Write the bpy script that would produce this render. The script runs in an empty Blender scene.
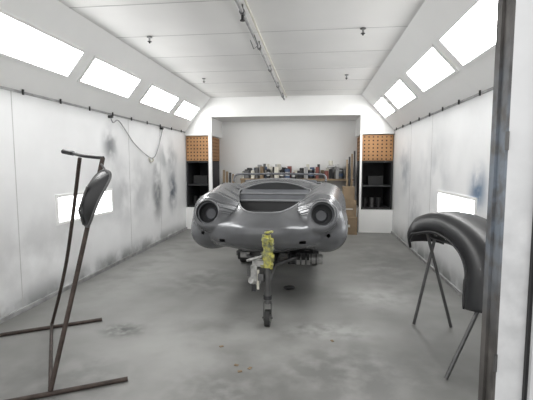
import bpy, bmesh, math, random
import numpy as np
from mathutils import Vector, Matrix
random.seed(4)
ZOOM=1.0
sc=bpy.context.scene
sc.view_settings.view_transform='Standard'

# ------------------------------------------------------------ materials
def nn(nt,t,**kw):
    n=nt.nodes.new(t)
    for k,v in kw.items():
        if k in n.inputs: n.inputs[k].default_value=v
        else: setattr(n,k,v)
    return n
def mk(name,col,rough=0.5,metal=0.0,var=0.12,scale=6.0,bump=0.0,blobs=(),emit=None,detail=4.0,spec=0.5,dirt=None):
    m=bpy.data.materials.new(name); m.use_nodes=True
    nt=m.node_tree; b=nt.nodes['Principled BSDF']; L=nt.links.new
    b.inputs['Roughness'].default_value=rough; b.inputs['Metallic'].default_value=metal
    b.inputs['Specular IOR Level'].default_value=spec
    geo=nn(nt,'ShaderNodeNewGeometry')
    nz=nn(nt,'ShaderNodeTexNoise'); nz.inputs['Scale'].default_value=scale; nz.inputs['Detail'].default_value=detail
    L(geo.outputs['Position'],nz.inputs['Vector'])
    rp=nn(nt,'ShaderNodeValToRGB')
    c1=[max(0,c*(1-var)) for c in col]; c2=[min(1,c*(1+var)) for c in col]
    rp.color_ramp.elements[0].color=(*c1,1); rp.color_ramp.elements[1].color=(*c2,1)
    rp.color_ramp.elements[0].position=.3; rp.color_ramp.elements[1].position=.7
    L(nz.outputs['Fac'],rp.inputs['Fac'])
    out=rp.outputs['Color']
    for (pos,rad,bc,st,ns) in blobs:
        d=nn(nt,'ShaderNodeVectorMath',operation='SUBTRACT'); d.inputs[1].default_value=pos
        L(geo.outputs['Position'],d.inputs[0])
        sclv=nn(nt,'ShaderNodeVectorMath',operation='DIVIDE'); sclv.inputs[1].default_value=rad
        L(d.outputs[0],sclv.inputs[0])
        ln=nn(nt,'ShaderNodeVectorMath',operation='LENGTH'); L(sclv.outputs[0],ln.inputs[0])
        mr=nn(nt,'ShaderNodeMapRange'); mr.interpolation_type='SMOOTHSTEP'
        mr.inputs['From Min'].default_value=0; mr.inputs['From Max'].default_value=1
        mr.inputs['To Min'].default_value=st; mr.inputs['To Max'].default_value=0
        L(ln.outputs['Value'],mr.inputs['Value'])
        n2=nn(nt,'ShaderNodeTexNoise'); n2.inputs['Scale'].default_value=ns; n2.inputs['Detail'].default_value=6
        L(geo.outputs['Position'],n2.inputs['Vector'])
        r2=nn(nt,'ShaderNodeMapRange'); r2.inputs['From Min'].default_value=.34; r2.inputs['From Max'].default_value=.58
        L(n2.outputs['Fac'],r2.inputs['Value'])
        mu=nn(nt,'ShaderNodeMath',operation='MULTIPLY'); L(mr.outputs[0],mu.inputs[0]); L(r2.outputs[0],mu.inputs[1])
        mx=nn(nt,'ShaderNodeMix',data_type='RGBA'); L(mu.outputs[0],mx.inputs[0]); L(out,mx.inputs[6]); mx.inputs[7].default_value=(*bc,1)
        out=mx.outputs[2]
    L(out,b.inputs['Base Color'])
    if bump:
        bp=nn(nt,'ShaderNodeBump'); bp.inputs['Strength'].default_value=bump; bp.inputs['Distance'].default_value=.01
        L(nz.outputs['Fac'],bp.inputs['Height']); L(bp.outputs[0],b.inputs['Normal'])
    if emit:
        b.inputs['Emission Color'].default_value=(*emit[0],1); b.inputs['Emission Strength'].default_value=emit[1]
    return m
M={}
M['wall_l']=mk('booth_wall_paint_left',(.82,.825,.83),.45,var=.04,scale=2,blobs=[
  ((-2.75,6.75,.95),(.5,.34,.8),(.06,.07,.08),1.0,3),((-2.75,7.5,.9),(.5,.38,.6),(.07,.09,.12),1.0,4),
  ((-2.75,5.15,1.65),(.5,.3,.38),(.14,.15,.16),.9,4),((-2.75,5.7,1.0),(.5,1.5,.8),(.34,.35,.36),.6,2.2),
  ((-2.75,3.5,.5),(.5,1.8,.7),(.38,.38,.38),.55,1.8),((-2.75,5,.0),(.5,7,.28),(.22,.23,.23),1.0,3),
  ((-2.75,7.3,1.5),(.5,.8,.5),(.3,.32,.33),.8,3)])
M['wall_r']=mk('booth_wall_paint_right',(.82,.825,.83),.45,var=.04,scale=2,blobs=[
  ((1.57,4.1,1.15),(.5,.34,.36),(.09,.16,.26),1.0,4),((1.57,7.3,1.3),(.5,.7,.65),(.30,.33,.36),.75,3),
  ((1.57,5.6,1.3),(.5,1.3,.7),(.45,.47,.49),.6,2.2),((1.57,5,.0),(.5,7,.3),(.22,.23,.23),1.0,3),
  ((1.57,6.6,.6),(.5,.7,.5),(.32,.34,.36),.7,3)])
M['white']=mk('white_booth_paint',(.83,.83,.82),.5,var=.025,scale=1.5)
M['ceil']=mk('ceiling_paint',(.76,.755,.74),.55,var=.04,scale=1.2)
M['seam']=mk('panel_seam',(.50,.50,.49),.6)
M['trimg']=mk('grey_trim',(.33,.33,.33),.6,var=.3,scale=8)
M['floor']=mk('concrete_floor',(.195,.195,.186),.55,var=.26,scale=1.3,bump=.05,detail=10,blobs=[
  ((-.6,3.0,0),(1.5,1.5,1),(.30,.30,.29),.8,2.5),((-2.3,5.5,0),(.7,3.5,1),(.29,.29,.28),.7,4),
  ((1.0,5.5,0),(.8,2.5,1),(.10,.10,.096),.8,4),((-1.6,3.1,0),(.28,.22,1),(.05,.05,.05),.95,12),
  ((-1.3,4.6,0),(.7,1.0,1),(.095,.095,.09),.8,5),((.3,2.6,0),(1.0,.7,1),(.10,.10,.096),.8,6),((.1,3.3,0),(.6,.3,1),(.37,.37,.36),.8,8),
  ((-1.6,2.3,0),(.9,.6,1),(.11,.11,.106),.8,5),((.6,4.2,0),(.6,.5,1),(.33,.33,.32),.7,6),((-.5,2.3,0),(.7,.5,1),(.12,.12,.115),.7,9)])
M['glow']=mk('lit_diffuser',(1,1,1),.5,var=0,emit=((1,1,.99),16.5))
M['glow2']=mk('lit_low_window',(1,1,1),.5,var=0,emit=((.95,.98,1),4.0))
M['primer']=mk('grey_primer',(.14,.143,.15),.25,var=.24,scale=2.6,detail=6,metal=.35)
M['primer_shade']=mk('primer_inside_shade',(.028,.030,.033),.55,var=.2)  # darker copy of the primer, shade of the cut openings put into the colour
M['bulk']=mk('bulkhead_grey',(.11,.115,.125),.5,var=.15)
M['rim']=mk('primer_edge',(.20,.205,.21),.4,var=.1)
M['black']=mk('black_paint_and_shade',(.012,.012,.013),.45,var=.3)  # black parts, and the painted shade inside the trunk
M['dark']=mk('dark_board',(.025,.026,.028),.6,var=.3)  # near-black cabinet boards and fittings, their own colour
M['rust']=mk('rusty_steel',(.050,.037,.031),.6,var=.4,scale=20,metal=.4)
M['steel']=mk('dull_steel',(.12,.12,.12),.4,var=.2,scale=12,metal=.6)
M['alu']=mk('cast_metal',(.34,.34,.33),.45,var=.35,scale=25,metal=.3)
M['peg']=mk('pegboard',(.38,.20,.085),.6,var=.12,scale=5)
M['hole']=mk('peg_hole',(.05,.025,.012),.8)
M['card']=mk('cardboard',(.22,.16,.10),.8,var=.15)
M['wood']=mk('raw_lumber',(.26,.19,.12),.7,var=.2,scale=10)
M['yellow']=mk('yellow_tape',(.50,.47,.09),.55,var=.35,scale=40,blobs=[((-.39,3.4,.7),(.4,.4,.4),(.12,.14,.12),1.0,26)])
M['rubber']=mk('rubber',(.02,.02,.02),.7)
M['fend']=mk('fender_primer',(.015,.0155,.017),.38,var=.3,scale=4)
M['red']=mk('red_label',(.18,.05,.04),.5)
M['blue']=mk('blue_label',(.05,.08,.15),.5)
M['tin']=mk('tin',(.5,.5,.5),.35,metal=.6)
M['paper']=mk('masking_paper',(.55,.54,.5),.8)
M['cream']=mk('cream_plastic',(.6,.58,.5),.5)
M['jamb']=mk('jamb_paint',(.68,.69,.70),.5,var=.05,scale=5,blobs=[((.9,1.9,.8),(.4,.4,.9),(.38,.39,.40),.5,8)])
M['jambedge']=mk('worn_jamb_edge',(.08,.075,.07),.5,var=.5,scale=9,blobs=[((.8,1.9,1.3),(.3,.3,.8),(.22,.27,.33),.7,12)])

# ------------------------------------------------------------ mesh builder
class B:
    def __init__(s,name): s.name=name; s.bm=bmesh.new(); s.mats=[]
    def mi(s,m):
        if m not in s.mats: s.mats.append(m)
        return s.mats.index(m)
    def faces(s,vs,fs,m,smooth=False):
        v=[s.bm.verts.new(p) for p in vs]; i=s.mi(m)
        for f in fs:
            try: F=s.bm.faces.new([v[k] for k in f])
            except ValueError: continue
            F.material_index=i; F.smooth=smooth
    def box(s,c,d,m,rot=None):
        x,y,z=[k/2 for k in d]; c=Vector(c)
        P=[Vector((a*x,b*y,e*z)) for a in(-1,1) for b in(-1,1) for e in(-1,1)]
        if rot is not None: P=[rot@p for p in P]
        s.faces([c+p for p in P],[(0,1,3,2),(4,6,7,5),(0,4,5,1),(2,3,7,6),(0,2,6,4),(1,5,7,3)],m)
    def bb(s,a,b,m):
        s.box([(a[i]+b[i])/2 for i in range(3)],[abs(a[i]-b[i]) for i in range(3)],m)
    def cyl(s,p1,p2,r,m,r2=None,n=16,caps=True):
        p1=Vector(p1);p2=Vector(p2); r2=r if r2 is None else r2
        q=(p2-p1).to_track_quat('Z','Y')
        vs=[];
        for (p,rr) in((p1,r),(p2,r2)):
            for k in range(n):
                t=2*math.pi*k/n; vs.append(p+q@Vector((rr*math.cos(t),rr*math.sin(t),0)))
        s.faces(vs,[(k,(k+1)%n,n+(k+1)%n,n+k) for k in range(n)],m,True)
        if caps:
            s.faces(vs[:n],[tuple(range(n))[::-1]],m); s.faces(vs[n:],[tuple(range(n))],m)
    def tube(s,pts,r,m,n=10,closed=False):
        pts=[Vector(p) for p in pts]; N=len(pts); rings=[]
        prev=None
        for i,p in enumerate(pts):
            if closed: t=pts[(i+1)%N]-pts[i-1]
            else: t=pts[min(i+1,N-1)]-pts[max(i-1,0)]
            t.normalize()
            if prev is None:
                nr=t.orthogonal().normalized()
            else:
                nr=(prev-t*prev.dot(t)).normalized()
            prev=nr; bn=t.cross(nr)
            rr=r[i] if isinstance(r,(list,tuple)) else r
            rings.append([p+nr*rr*math.cos(2*math.pi*k/n)+bn*rr*math.sin(2*math.pi*k/n) for k in range(n)])
        vs=[v for R in rings for v in R]; fs=[]
        for i in range(N if closed else N-1):
            j=(i+1)%N
            for k in range(n): fs.append((i*n+k,i*n+(k+1)%n,j*n+(k+1)%n,j*n+k))
        s.faces(vs,fs,m,True)
        if not closed:
            s.faces(rings[0],[tuple(range(n))[::-1]],m); s.faces(rings[-1],[tuple(range(n))],m)
    def ring(s,c,axis,R,r,m,n=40):
        q=Vector(axis).to_track_quat('Z','Y'); c=Vector(c)
        s.tube([c+q@Vector((R*math.cos(2*math.pi*k/n),R*math.sin(2*math.pi*k/n),0)) for k in range(n)],r,m,closed=True)
    def done(s,parent=None,bevel=0,solid=0):
        me=bpy.data.meshes.new(s.name); bmesh.ops.recalc_face_normals(s.bm,faces=s.bm.faces)
        s.bm.to_mesh(me); s.bm.free()
        for m in s.mats: me.materials.append(M[m])
        o=bpy.data.objects.new(s.name,me); bpy.context.collection.objects.link(o)
        if solid:
            md=o.modifiers.new('s','SOLIDIFY'); md.thickness=solid; md.offset=0
        if bevel:
            md=o.modifiers.new('b','BEVEL'); md.width=bevel; md.segments=2; md.limit_method='ANGLE'
        if parent: o.parent=parent
        return o
def empty(name):
    e=bpy.data.objects.new(name,None); bpy.context.collection.objects.link(e); return e

# ------------------------------------------------------------ room shell
XL,XR,WH,CH,YF,YP,YB=-2.75,1.57,2.07,2.78,1.9,8.3,9.3
CL,CR=-2.18,.91
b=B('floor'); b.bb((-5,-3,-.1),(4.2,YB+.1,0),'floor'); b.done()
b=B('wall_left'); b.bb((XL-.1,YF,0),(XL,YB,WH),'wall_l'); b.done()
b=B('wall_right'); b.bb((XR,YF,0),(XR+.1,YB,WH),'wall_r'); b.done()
def prism(name,sec,y0,y1,m):
    b=B(name); n=len(sec)
    vs=[(x,y0,z) for x,z in sec]+[(x,y1,z) for x,z in sec]
    b.faces(vs,[tuple(range(n)),tuple(range(n,2*n))]+[(k,(k+1)%n,n+(k+1)%n,n+k) for k in range(n)],m)
    return b.done()
prism('wall_slope_left',[(XL,WH),(CL,CH),(CL-.1,CH+.06),(XL-.1,WH)],YF,YP,'white')
prism('wall_slope_right',[(XR,WH),(CR,CH),(CR+.1,CH+.06),(XR+.1,WH)],YF,YP,'white')
b=B('ceiling'); b.bb((CL-.1,YF,CH),(CR+.1,YP,CH+.1),'ceil')
for y in(2.6,3.45,4.3,5.15,6.0,6.85,7.7): b.bb((CL,y-.006,CH-.002),(CR,y+.006,CH-.0002),'seam')
b.done()
OL,OR,OT=-2.17,.90,2.38
b=B('wall_back'); b.bb((XL-.1,YB,0),(XR+.1,YB+.1,CH+.1),'white'); b.done()
b=B('wall_back_header'); b.bb((XL-.1,YP,OT),(XR+.1,YP+.1,CH+.1),'white'); b.bb((XL-.1,YP+.1,OT),(XR+.1,YB,OT+.05),'white'); b.done()
for nm_,xa,xb in (('left',XL,OL),('right',OR,XR)):
    b=B('wall_back_upper_'+nm_); b.bb((xa,YP,2.0),(xb,YB,OT),'white'); b.done()
    b=B('wall_back_plinth_'+nm_); b.bb((xa,YP,0),(xb,YB,.47),'white'); b.done()
b=B('trim_3'); b.bb((OL-.07,YP,.47),(OL,YP+.05,2.0),'white'); b.done()
b=B('trim_4'); b.bb((OR,YP,.47),(OR+.04,YP+.05,2.0),'white'); b.done()
def cabinet(name,x0,x1,side):
    b=B(name); y0,y1=YP+.03,YB-.02
    b.bb((x0,y1-.02,.475),(x1,y1,1.985),'dark')
    b.bb((x0,y0,.475),(x0+.02,y1,1.45),'dark'); b.bb((x1-.02,y0,.475),(x1,y1,1.45),'dark')
    for z in(.475,.94,1.43): b.bb((x0,y0,z),(x1,y1,z+.025),'dark')
    b.bb((x0+.0,y0,1.47),(x1,y0+.015,1.985),'peg')
    xs=x1 if side>0 else x0
    b.bb((xs-.008,y0+.015,1.47),(xs+.008,y1,1.985),'peg')
    nx=7
    for i in range(nx):
        for j in range(7):
            x=x0+(x1-x0)*(i+.5)/nx; z=1.50+j*.074
            b.cyl((x,y0-.002,z),(x,y0+.001,z),.017,'hole',n=8)
            b.cyl((xs+side*.0081,y0+.08+i*.12,z),(xs+side*.011,y0+.08+i*.12,z),.017,'hole',n=8)
    for k in range(3):
        x=x0+.1+k*.14
        if x<x1-.08: b.cyl((x,y0+.25,.50),(x,y0+.25,.70),.05,['black','steel','dark'][k],n=14)
    b.box(((x0+x1)/2,y0+.3,1.06),(.3,.25,.18),'black')
    return b.done()
cabinet('storage_cabinet',XL+.02,OL-.075,1)
cabinet('storage_cabinet.001',OR+.045,XR-.02,-1)

def slope_pt(side,z,off=0):
    if side<0: x=XL+(CL-XL)*(z-WH)/(CH-WH); t=Vector((CL-XL,0,CH-WH)).normalized(); n=Vector((t.z,0,-t.x))
    else: x=XR+(CR-XR)*(z-WH)/(CH-WH); t=Vector((CR-XR,0,CH-WH)).normalized(); n=Vector((-t.z,0,t.x))
    return Vector((x,0,z))+n*off
def slab(b,side,y0,y1,z0,z1,o0,o1,m):
    c=[slope_pt(side,z,o) for z in(z0,z1) for o in(o0,o1)]
    vs=[Vector((p.x,y,p.z)) for y in(y0,y1) for p in c]
    b.faces(vs,[(0,1,3,2),(4,6,7,5),(0,4,5,1),(2,3,7,6),(0,2,6,4),(1,5,7,3)],m)
cnt=0
for side in(-1,1):
    for(y0,y1) in((2.72,3.95),(4.18,5.30),(5.70,6.85),(7.12,8.1)):
        b=B('light_panel' if cnt==0 else 'light_panel.%03d'%cnt); cnt+=1
        slab(b,side,y0,y1,2.31,2.54,.001,.006,'glow')
        for(a0,a1,c0,c1) in((y0-.03,y1+.03,2.29,2.31),(y0-.03,y1+.03,2.54,2.56),(y0-.03,y0,2.31,2.54),(y1,y1+.03,2.31,2.54)):
            slab(b,side,a0,a1,c0,c1,.001,.014,'white')
        b.done()
k=0
for side,X in((-1,XL),(1,XR)):
    b=B('window_%d'%(k+1)); k+=1; s=-side
    w0,w1=(3.98,5.12) if side<0 else (4.12,5.3)
    b.bb((X,w0,.77),(X+s*.006,w1,1.04),'glow2')
    for(a0,a1,c0,c1) in((w0-.03,w1+.03,.74,.77),(w0-.03,w1+.03,1.04,1.07),(w0-.03,w0,.77,1.04),(w1,w1+.03,.77,1.04)):
        b.bb((X,a0,c0),(X+s*.015,a1,c1),'white')
    b.done()
    b=B('trim_%d'%k)
    b.bb((X,YF,WH-.01),(X+s*.018,YP,WH+.01),'trimg')
    for i in range(11):
        y=2.4+i*.56
        b.cyl((X+s*.028,y,WH-.025),(X+s*.028,y,WH+.025),.010,'black',n=8)
    for y in(3.4,4.6+1.1,6.9): b.bb((X,y-.004,0),(X+s*.002,y+.004,WH),'seam')
    b.done()
    b=B('baseboard_left' if side<0 else 'baseboard_right')
    b.bb((X,YF,0),(X+s*.02,YP,.04),'trimg'); b.done()

# front door frame/wall
b=B('wall_front')
b.bb((.83,YF-.04,0),(.945,YF+.08,3.0),'jamb')
b.bb((.957,YF-.08,0),(3.6,YF+.0,3.0),'jamb')
b.bb((.945,YF-.06,0),(.957,YF+.02,3.0),'black')
b.bb((-2.3,YF-.08,2.95),(.83,YF,3.4),'jamb')
b.bb((-5,YF-.08,0),(-2.3,YF,3.4),'jamb')
b.done()
b=B('door_frame_edge'); b.bb((.818,YF-.04,0),(.83,YF+.08,2.95),'jambedge'); b.bb((.806,YF+.03,0),(.818,YF+.08,2.95),'jambedge')
for z in(.5,1.5,2.4): b.cyl((.822,YF-.045,z-.04),(.822,YF-.045,z+.04),.008,'steel')
b.done()

# sprinkler pipe
b=B('ceiling_pipe'); X=-.64
b.cyl((X,YF+.02,CH-.07),(X,YP-.01,CH-.07),.016,'trimg')
b.cyl((X+.05,YF+.02,CH-.03),(X+.05,YP-.01,CH-.03),.010,'cream')
for y in(3.55,4.6,5.7,6.9,7.9):
    b.cyl((X,y-.03,CH-.07),(X,y+.03,CH-.07),.025,'steel'); b.cyl((X,y,CH-.07),(X,y,CH-.002),.008,'steel')
b.cyl((X,3.55,CH-.07),(X,3.55,CH-.14),.012,'black'); b.cyl((X,3.55,CH-.135),(X,3.55,CH-.142),.022,'black')
b.tube([(X+.02,4.1,CH-.09),(X+.05,4.15,CH-.18),(X+.0,4.2,CH-.2),(X-.03,4.16,CH-.12)],.004,'black')
b.done()
for i,(x,y) in enumerate(((-1.8,4.3),(.47,4.3),(-1.8,6.45),(.47,6.45))):
    b=B('sprinkler_head' if i==0 else 'sprinkler_head.%03d'%i); C=CH-.003
    b.cyl((x,y,C),(x,y,C-.008),.03,'steel'); b.cyl((x,y,C),(x,y,C-.05),.010,'trimg')
    b.cyl((x,y,C-.05),(x,y,C-.055),.022,'black'); b.cyl((x,y,C-.055),(x,y,C-.07),.008,'black'); b.done()
def smoothpts(P,n=8):
    P=[Vector(p) for p in P]; out=[]
    for i in range(len(P)-1):
        p0=P[max(i-1,0)];p1=P[i];p2=P[i+1];p3=P[min(i+2,len(P)-1)]
        for k in range(n):
            t=k/n
            out.append(.5*((2*p1)+(p2-p0)*t+(2*p0-5*p1+4*p2-p3)*t*t+(3*p1-p0-3*p2+p3)*t**3))
    out.append(P[-1]); return out
b=B('air_hose'); hx=XL+.03
b.tube(smoothpts([(hx,5.13,2.03),(hx,5.2,1.96),(hx,5.35,2.0),(hx,5.6,1.85),(hx,5.8,1.72),(hx,6.2,1.56),(hx,6.5,1.5),(hx,6.7,1.62),(hx,6.95,1.98),(hx,6.93,2.03)]),.008,'trimg')
b.cyl((XL+.003,5.13,2.03),(XL+.06,5.13,2.03),.02,'black');b.cyl((XL+.003,6.93,2.03),(XL+.06,6.93,2.03),.02,'black')
b.tube(smoothpts([(hx,6.5,1.5),(hx,6.52,1.46),(hx,6.42,1.44),(hx,6.35,1.5)]),.012,'cream')
b.done()

# ------------------------------------------------------------ car shell
def sell(P,c,r,n):
    q=np.abs((P-np.array(c))/np.array(r))
    return ((q**n).sum(-1)**(1/n)-1)*min(r)
def caps(P,a,b,r0,r1):
    a=np.array(a);b=np.array(b);ab=b-a
    t=np.clip(((P-a)@ab)/(ab@ab),0,1); return np.linalg.norm(P-(a+t[...,None]*ab),axis=-1)-(r0+(r1-r0)*t)
def smin(a,b,k):
    h=np.clip(.5+.5*(b-a)/k,0,1); return b+(a-b)*h-k*h*(1-h)
HD=np.array([.10,-.95,.25]); HD/=np.linalg.norm(HD); HC=np.array([.56,.185,.635])
HR=.118
def hcyl(P,R,h):
    d=P-(HC-HD*h); t=d@HD; rad=np.linalg.norm(d-t[...,None]*HD,axis=-1)
    a=rad-R+.02; c=np.abs(t)-h+.02
    return np.minimum(np.maximum(a,c),0)+np.sqrt(np.maximum(a,0)**2+np.maximum(c,0)**2)-.02
def sdf(P):
    P=P.copy(); P[...,0]=np.abs(P[...,0])
    f=sell(P,(0,1.95,.44),(.80,1.95,.235),3.2)
    f=smin(f,sell(P,(0,1.2,.48),(.50,1.15,.36),2.1),.08)
    f=smin(f,sell(P,(0,1.55,.62),(.68,.42,.30),2.4),.12)
    f=smin(f,caps(P,(.60,.48,.42),(.64,1.25,.41),.195,.195),.10)
    f=smin(f,caps(P,(.56,.43,.615),(.60,1.3,.645),.20,.23),.07)
    f=smin(f,hcyl(P,HR+.030,.15),.06)
    f=smin(f,caps(P,(.60,2.5,.60),(.50,3.45,.50),.22,.19),.12)
    f=smin(f,sell(P,(0,2.9,.56),(.60,.95,.30),2.4),.15)
    return f
def surf(org,dr,Rm=1.5):
    N=140; lo=np.zeros(len(org)); ts=np.linspace(Rm,0,N)
    found=np.zeros(len(org),bool); hi=np.full(len(org),Rm)
    last=np.full(len(org),Rm)
    for t in ts:
        v=sdf(org+dr*t)<0
        new=v&~found; lo[new]=t; hi[new]=last[new]; found|=new
        last=np.where(found,last,t)
    for _ in range(22):
        m=(lo+hi)/2; v=sdf(org+dr*m[:,None])<0; lo=np.where(v,m,lo); hi=np.where(v,hi,m)
    return org+dr*lo[:,None]
NA=300
rows=[]
Yo0,Yo1,ZO=.75,3.1,.50
for i in range(90): rows.append((Yo0,-math.cos(math.pi/2*(i+1)/90),math.sin(math.pi/2*(i+1)/90)))
for i in range(1,80): rows.append((Yo0+(Yo1-Yo0)*i/80,0.0,1.0))
for i in range(36): rows.append((Yo1,math.sin(math.pi/2*i/36),math.cos(math.pi/2*i/36)))
org=[];dr=[]
ph=np.arange(NA)*2*math.pi/NA
for (yo,dy,rr) in rows:
    org.append(np.stack([ph*0,ph*0+yo,ph*0+ZO],-1)); dr.append(np.stack([np.cos(ph)*rr,ph*0+dy,np.sin(ph)*rr],-1))
org=np.concatenate(org+[np.array([[0,Yo0,ZO],[0,Yo1,ZO]])]); dr=np.concatenate(dr+[np.array([[0,-1,0],[0,1,0]])])
V=surf(org,dr); nr=len(rows); fs=[]
for i in range(nr-1):
    for k in range(NA):
        fs.append((i*NA+k,i*NA+(k+1)%NA,(i+1)*NA+(k+1)%NA,(i+1)*NA+k))
for k in range(NA):
    fs.append((nr*NA,(k+1)%NA,k)); fs.append((nr*NA+1,(nr-1)*NA+k,(nr-1)*NA+(k+1)%NA))
me=bpy.data.meshes.new('body_panels'); me.from_pydata([tuple(v) for v in V],[],fs)
bm=bmesh.new(); bm.from_mesh(me); bmesh.ops.recalc_face_normals(bm,faces=bm.faces); bm.to_mesh(me); bm.free()
me.materials.append(M['primer']); me.materials.append(M['primer_shade'])
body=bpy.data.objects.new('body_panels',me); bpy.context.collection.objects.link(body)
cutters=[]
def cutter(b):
    b.mats=['primer','primer_shade']; o=b.done(); 
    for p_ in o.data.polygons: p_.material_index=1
    cutters.append(o)
def outline(P,n=6):
    half=smoothpts([(x,y,0) for x,y in P],n)
    return [(p.x,p.y) for p in half]+[(-p.x,p.y) for p in half[::-1][0 if half[-1].x>1e-4 else 1:]][:-1 if half[0].x<1e-4 else None]
def prismz(pts,z0,z1):
    b=B('cut'); n=len(pts)
    vs=[(x,y,z0) for x,y in pts]+[(x,y,z1) for x,y in pts]
    b.faces(vs,[tuple(range(n))[::-1],tuple(range(n,2*n))]+[(k,(k+1)%n,n+(k+1)%n,n+k) for k in range(n)],'primer')
    cutter(b)
trunk=outline([(0,.115),(.09,.13),(.18,.20),(.26,.36),(.34,.65),(.41,1.0),(.42,1.16),(.38,1.22),(.15,1.25),(0,1.255)])
cock=outline([(0,1.68),(.3,1.70),(.52,1.78),(.56,1.9),(.56,2.3),(.5,2.55),(.3,2.68),(0,2.7)])
prismz(trunk,.30,1.3); prismz(cock,.28,1.4)
for sx in(-1,1):
    d=Vector((HD[0]*sx,HD[1],HD[2])); c=Vector((HC[0]*sx,HC[1],HC[2]))
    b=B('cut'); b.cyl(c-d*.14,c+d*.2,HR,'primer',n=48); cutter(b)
    for y in(.80,2.9):
        b=B('cut'); b.cyl((sx*.58,y,.20),(sx*1.2,y,.20),.29,'primer',n=48); cutter(b)
    b=B('cut'); b.cyl((sx*.62,.0,.42),(sx*.62,.42,.42),.020,'primer',n=20); cutter(b)
    b=B('cut'); b.box((sx*.38,.1,.38),(.06,.5,.03),'primer'); cutter(b)
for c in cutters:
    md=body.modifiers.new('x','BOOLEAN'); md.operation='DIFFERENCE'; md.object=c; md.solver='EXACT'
dg=bpy.context.evaluated_depsgraph_get()
nm=bpy.data.meshes.new_from_object(body.evaluated_get(dg)); body.modifiers.clear(); body.data=nm; nm.name='body_panels'
for p_ in nm.polygons: p_.use_smooth=True
nm.set_sharp_from_angle(angle=math.radians(38))
for c in cutters: bpy.data.objects.remove(c)
def ztop(pts):
    o=np.array([[x,y,.3] for x,y in pts]); d=np.tile([0,0,1.0],(len(o),1))
    return [tuple(v) for v in surf(o,d,1.2)]
car=empty('car_body_shell'); body.parent=car
b=B('opening_flanges')
b.tube(ztop(trunk),.009,'rim',n=8,closed=True); b.tube(ztop(cock),.010,'rim',n=8,closed=True)
b.done(car)
b=B('headlight_buckets')
for sx in(-1,1):
    d=Vector((HD[0]*sx,HD[1],HD[2])); c=Vector((HC[0]*sx,HC[1],HC[2]))
    b.ring(c-d*.003,d,HR+.003,.007,'rim'); b.ring(c-d*.04,d,HR-.010,.008,'bulk')
    b.cyl(c-d*.138,c-d*.11,.07,'bulk',r2=.05,n=28)
b.done(car)
b=B('trunk_interior')
def quad(a,c,m):
    b.faces([(-a[0],a[1],a[2]),(a[0],a[1],a[2]),(c[0],c[1],c[2]),(-c[0],c[1],c[2])],[(0,1,2,3)],m)
quad((.17,.30,.44),(.30,.62,.48),'primer_shade')
quad((.30,.62,.48),(.34,.80,.48),'black'); quad((.34,.80,.48),(.36,.84,.685),'black')  # black band paints the shade low in the trunk cavity
quad((.37,.83,.69),(.39,.96,.70),'bulk'); quad((.39,.96,.70),(.40,1.0,.755),'bulk'); quad((.40,1.0,.755),(.41,1.20,.80),'bulk')
b.tube([(-.35,.83,.695),(.35,.83,.695)],.013,'rim'); b.tube([(-.39,1.0,.76),(.39,1.0,.76)],.010,'rim')
b.tube([(-.30,.55,.60),(.30,.55,.60)],.012,'primer_shade')
b.done(car)
b=B('dashboard'); b.tube([(-.48,1.80,.86),(-.2,1.77,.88),(.2,1.77,.88),(.48,1.80,.86)],.03,'bulk')
b.tube(smoothpts([(-.60,1.58,.88),(-.57,1.64,.965),(-.3,1.56,.975),(0,1.53,.98),(.3,1.56,.975),(.57,1.64,.965),(.60,1.58,.88)]),.013,'bulk')
b.done(car)
CX,CY,CZ=-.490,3.6,.295
car.location=(CX,CY,CZ); car.rotation_euler=(0,0,-math.radians(1.0))

# ------------------------------------------------------------ trailer dolly (tongue + axle)
dol=empty('tow_dolly')
b=B('frame')
b.bb((-.46,3.42,.36),(-.38,6.7,.42),'steel')
for y in(4.45,5.6,6.6): b.bb((-.88,y-.03,.36),(-.02 if y!=5.6 else .0,y+.03,.41),'steel')
for x in(-.84,-.08): b.bb((x-.025,4.45,.41),(x+.025,6.6,.435),'steel')
b.cyl((-1.04,5.6,.20),(.06,5.6,.20),.02,'steel')
for x in(-.8,-.12): b.bb((x-.02,5.58,.20),(x+.02,5.62,.36),'steel')
b.bb((-.44,6.57,.0),(-.40,6.63,.36),'steel')
b.tube([(-.84,4.45,.39),(-.42,3.9,.39)],.02,'steel'); b.tube([(-.08,4.45,.39),(-.42,3.9,.39)],.02,'steel')
b.done(dol)
b=B('wheels')
for x in(-.97,-.01):
    c=.21
    b.cyl((x-.07,5.6,c),(x+.07,5.6,c),c,'rubber',n=40); b.cyl((x-.075,5.6,c),(x+.075,5.6,c),.13,'alu',n=28); b.cyl((x-.085,5.6,c),(x+.085,5.6,c),.04,'steel')
b.done(dol)
b=B('hitch_gear')
b.box((-.14,4.42,.375),(.26,.2,.11),'dark'); b.cyl((-.05,4.30,.375),(.09,4.30,.375),.055,'alu'); b.cyl((-.28,4.30,.37),(-.20,4.30,.37),.06,'dark'); b.box((-.12,4.33,.33),(.18,.06,.05),'alu')
for i in range(6): b.cyl((-.26+i*.055,4.29,.37),(-.245+i*.055,4.29,.37),.062,'steel',n=18)
b.cyl((-.30,4.36,.40),(-.60,4.42,.40),.016,'alu')
b.box((-.76,4.35,.40),(.1,.12,.06),'alu'); b.cyl((-.84,4.33,.38),(-.70,4.33,.38),.04,'dark')
b.done(dol)
b=B('jockey_wheel_stand'); x,y=-.395,3.34
b.cyl((x,y,.80),(x,y,.20),.022,'steel'); b.cyl((x,y,.80),(x,y,.52),.030,'yellow',r2=.04,n=20)
for i in range(26):
    t=random.random()*6.28; z=.52+random.random()*.27; rr=.022+random.random()*.018
    b.box((x+rr*math.cos(t),y+rr*math.sin(t),z),(.035,.035,.025+random.random()*.04),'yellow',Matrix.Rotation(t,3,'Z')@Matrix.Rotation(random.random()*1.5,3,'X'))
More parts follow.
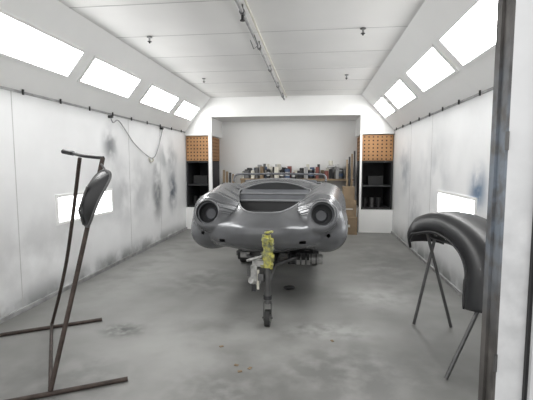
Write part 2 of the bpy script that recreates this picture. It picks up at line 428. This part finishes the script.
b.cyl((x-.02,y-.02,.82),(x+.05,y-.07,.84),.01,'yellow'); b.cyl((x,y,.80),(x,y,.84),.02,'steel')
b.cyl((x,y,.5),(x,y,.26),.028,'steel'); b.cyl((x,y,.27),(x,y,.24),.036,'dark')
for s in(-1,1): b.box((x+s*.032,y,.13),(.006,.04,.16),'steel')
b.box((x,y,.21),(.07,.05,.008),'steel')
b.cyl((x-.022,y,.072),(x+.022,y,.072),.072,'rubber',n=28); b.cyl((x-.026,y,.072),(x+.026,y,.072),.03,'alu',n=18); b.cyl((x-.045,y,.072),(x+.045,y,.072),.008,'steel')
b.box((x-.07,y+.02,.55),(.12,.08,.05),'alu'); b.box((x-.115,y+.0,.47),(.055,.07,.14),'alu'); b.cyl((x-.14,y-.03,.41),(x-.09,y+.05,.37),.03,'alu')
b.cyl((x-.08,y-.02,.50),(x-.08,y-.02,.33),.012,'cream'); b.box((x-.055,y-.02,.44),(.05,.05,.06),'steel'); b.cyl((x-.18,y,.57),(x-.05,y,.61),.012,'alu')
b.box((x-.12,y,.34),(.035,.03,.07),'dark'); b.cyl((x-.16,y,.50),(x-.16,y,.44),.018,'steel')
b.done(bevel=.003)

# ------------------------------------------------------------ parts stand left
b=B('parts_stand'); R=.015
b.tube([(-2.7,2.75,R),(-1.88,3.27,R)],R,'rust'); b.tube([(-2.05,1.87,R),(-1.19,2.35,R)],R,'rust')
b.tube(smoothpts([(-2.21,3.05,2*R),(-1.9,2.83,.65),(-1.60,2.58,1.44)]),.013,'rust')
b.tube(smoothpts([(-1.58,2.14,2*R),(-1.50,2.31,.65),(-1.388,2.5,1.44)]),.015,'rust')
b.tube(smoothpts([(-1.80,2.70,1.49),(-1.70,2.66,1.475),(-1.56,2.56,1.455),(-1.385,2.5,1.44)]),.012,'black')
b.cyl((-1.80,2.70,1.49),(-1.70,2.66,1.475),.017,'black')
b.tube([(-2.21,3.05,.05),(-1.58,2.14,.05)],.012,'rust')
b.done()
b=B('body_panel_part')
c=Vector((-1.40,2.37,1.19)); ax=Vector((.40,.08,.91)).normalized(); wd=Vector((.80,-.55,-.3)); wd=(wd-ax*wd.dot(ax)).normalized(); nrm=wd.cross(ax)
if nrm.y>0: nrm=-nrm
NR,NT=8,40; vs=[];fs=[]
def opt(rf,t):
    hw=.085*(1+.12*math.sin(t)); ct,st=math.cos(t),math.sin(t)
    sq=lambda v:math.copysign(abs(v)**.72,v)
    # panel is bowed along its length and domed
    l=rf*sq(st)
    return c+ax*(.19*l)+wd*(hw*rf*sq(ct))+nrm*(.05*(1-rf*rf)-.035*l*l)
for i in range(NR+1):
    for k in range(NT): vs.append(opt(max(i/NR,.02),2*math.pi*k/NT))
for i in range(NR):
    for k in range(NT): fs.append((i*NT+k,i*NT+(k+1)%NT,(i+1)*NT+(k+1)%NT,(i+1)*NT+k))
fs.append(tuple(range(NT)))
b.faces(vs,fs,'fend',True)
b.tube([opt(1.0,2*math.pi*k/NT) for k in range(NT)],.008,'steel',closed=True)
b.tube([c+nrm*.055+ax*.06,c+nrm*.045-ax*.1,c-nrm*.02-ax*.185],.007,'steel')
b.tube([c+ax*.18-nrm*.03,Vector((-1.385,2.47,1.40))],.006,'steel')
b.done()

# ------------------------------------------------------------ fender + stand right
b=B('fender_stand'); R=.013
b.tube([(.87,3.51,0.01),(1.03,3.5,.84)],R,'steel'); b.tube([(1.17,3.48,0.01),(.94,3.5,.86)],R,'steel')
b.tube([(.86,2.61,0.01),(1.25,2.75,.84)],R,'steel'); b.tube([(1.48,2.7,0.01),(1.1,2.78,.86)],R,'steel')
b.tube([(.985,3.56,.78),(1.19,2.7,.78)],R,'steel')
b.done()
b=B('car_fender')
path=smoothpts([(.925,3.68,.71),(.925,3.65,.83),(.96,3.53,.96),(1.035,3.25,1.025),(1.11,2.95,.985),(1.16,2.72,.89),(1.18,2.57,.73),(1.16,2.50,.48)],8)
ctr=Vector((1.03,3.1,.55)); vs=[];fs=[];n=len(path)
sec=[(-.13,-.17),(-.135,-.13),(-.125,-.07),(-.095,-.02),(-.04,.0),(.06,.005),(.15,-.01),(.22,-.05),(.26,-.10)]
for i,p in enumerate(path):
    t=(path[min(i+1,n-1)]-path[max(i-1,0)]).normalized()
    side=Vector((1,0,0)); side=(side-t*side.dot(t)).normalized()
    up=side.cross(t).normalized()
    if up.dot(p-ctr)<0: up=-up
    f_=i/(n-1); w=.75+.45*f_
    fl_=1+.12*math.sin(f_*9)
    for(a_,h_) in sec: vs.append(p+side*(a_*w*(fl_ if a_<0 else 1))+up*(h_*(.8+.5*f_)*fl_))
S=len(sec)
for i in range(n-1):
    for k in range(S-1): fs.append((i*S+k,i*S+k+1,(i+1)*S+k+1,(i+1)*S+k))
b.faces(vs,fs,'fend',True)
b.tube([vs[i*S] for i in range(n)],.009,'black')
b.done(solid=.006)

# ------------------------------------------------------------ back workbench with items
b=B('workbench')
b.bb((-1.65,8.75,1.04),(.82,9.25,1.08),'wood')
for x in(-1.6,-.5,.77):
    for y in(8.8,9.2): b.bb((x-.04,y-.04,0),(x+.04,y+.04,1.04),'wood')
b.bb((-1.62,8.78,.35),(.79,9.22,.38),'wood')
b.done()
b=B('paint_cans_and_tools')
x=-1.6
cols=['tin','black','blue','cream','red','dark','tin','card','black','white','steel','dark','trimg','cream']
while x<.75:
    w=.02+random.random()*.045; h=.10+random.random()*.18; m=random.choice(cols); y=8.82+random.random()*.1
    if random.random()<.6:
        b.cyl((x,y,1.08),(x,y,1.08+h),w,m,n=14); b.cyl((x,y,1.08+h),(x,y,1.10+h),w*.5,random.choice(cols),n=10)
        b.cyl((x,y,1.08+h*.3),(x,y,1.08+h*.7),w*1.02,random.choice(cols),n=14)
    else: b.box((x,y,1.08+h/2),(w*2,.12,h),m)
    b.box((x+.03,9.1,1.08+h*.5+.03),(w*1.6,.12,h+.06),random.choice(cols))
    x+=w*2+.01+random.random()*.015
b.done()
b=B('spray_gun')
b.cyl((.25,8.70,1.33),(.45,8.70,1.36),.03,'tin'); b.cyl((.38,8.70,1.34),(.40,8.70,1.22),.022,'steel'); b.cyl((.33,8.70,1.37),(.33,8.70,1.47),.045,'cream'); b.cyl((.39,8.72,1.22),(.39,8.77,1.081),.02,'dark')
b.done()
b=B('cardboard_boxes')
b.bb((.42,8.0,0),(.84,8.28,.35),'card'); b.bb((.50,8.02,.35),(.82,8.26,.68),'card'); b.bb((.55,8.04,.68),(.78,8.24,.95),'card')
b.bb((.5,7.99,.15),(.7,8.001,.2),'paper'); b.bb((.54,8.015,.5),(.75,8.021,.52),'paper')
b.done(bevel=.004)
b=B('lumber_boards')
for i in range(4):
    b.box((-2.0+i*.07,8.66,.645),(.05,.02,1.25-.06*i),['wood','card','dark','wood'][i],Matrix.Rotation(-.06,3,'X'))
b.done()
b=B('equipment_case')
b.bb((-2.1,8.25,.0),(-1.72,8.55,.55),'dark'); b.bb((-2.08,8.27,.555),(-1.75,8.53,.80),'steel'); b.cyl((-1.9,8.4,.80),(-1.9,8.4,1.0),.08,'black')
b.done(bevel=.006)
b=B('leaning_boards')
for i in range(4):
    b.box((.66+i*.05,8.45,.75+.03*i),(.035,.02,1.48+.06*i),['wood','dark','card','dark'][i],Matrix.Rotation(-.06,3,'X'))
b.done()
b=B('black_mitt')
b.tube(smoothpts([(-.33,4.38,.02),(-.28,4.36,.025),(-.22,4.40,.02)],5),[.012,.016,.02,.022,.024,.026,.026,.024,.022,.018,.012][:11],'black'); b.done()
b=B('paper_scraps')
for(x,y) in((-.49,2.55),(-.43,2.60),(-.53,2.63),(-.7,2.9),(.15,3.1)):
    b.box((x,y,.004),(.03,.02,.004),'card',Matrix.Rotation(random.random()*3,3,'Z'))
b.done()

# ------------------------------------------------------------ world + camera
w=bpy.data.worlds.new('w'); sc.world=w; w.use_nodes=True
w.node_tree.nodes['Background'].inputs[0].default_value=(1,.99,.98,1); w.node_tree.nodes['Background'].inputs[1].default_value=1.45
cam=bpy.data.cameras.new('camera'); co=bpy.data.objects.new('camera',cam); bpy.context.collection.objects.link(co); sc.camera=co
cam.sensor_width=36; cam.lens=400*36/533
co.location=(0,0,1.4); co.rotation_euler=(math.pi/2-math.atan(.09),0,math.atan(.121))
if ZOOM!=1: cam.lens*=ZOOM; cam.shift_y=-22*ZOOM/533
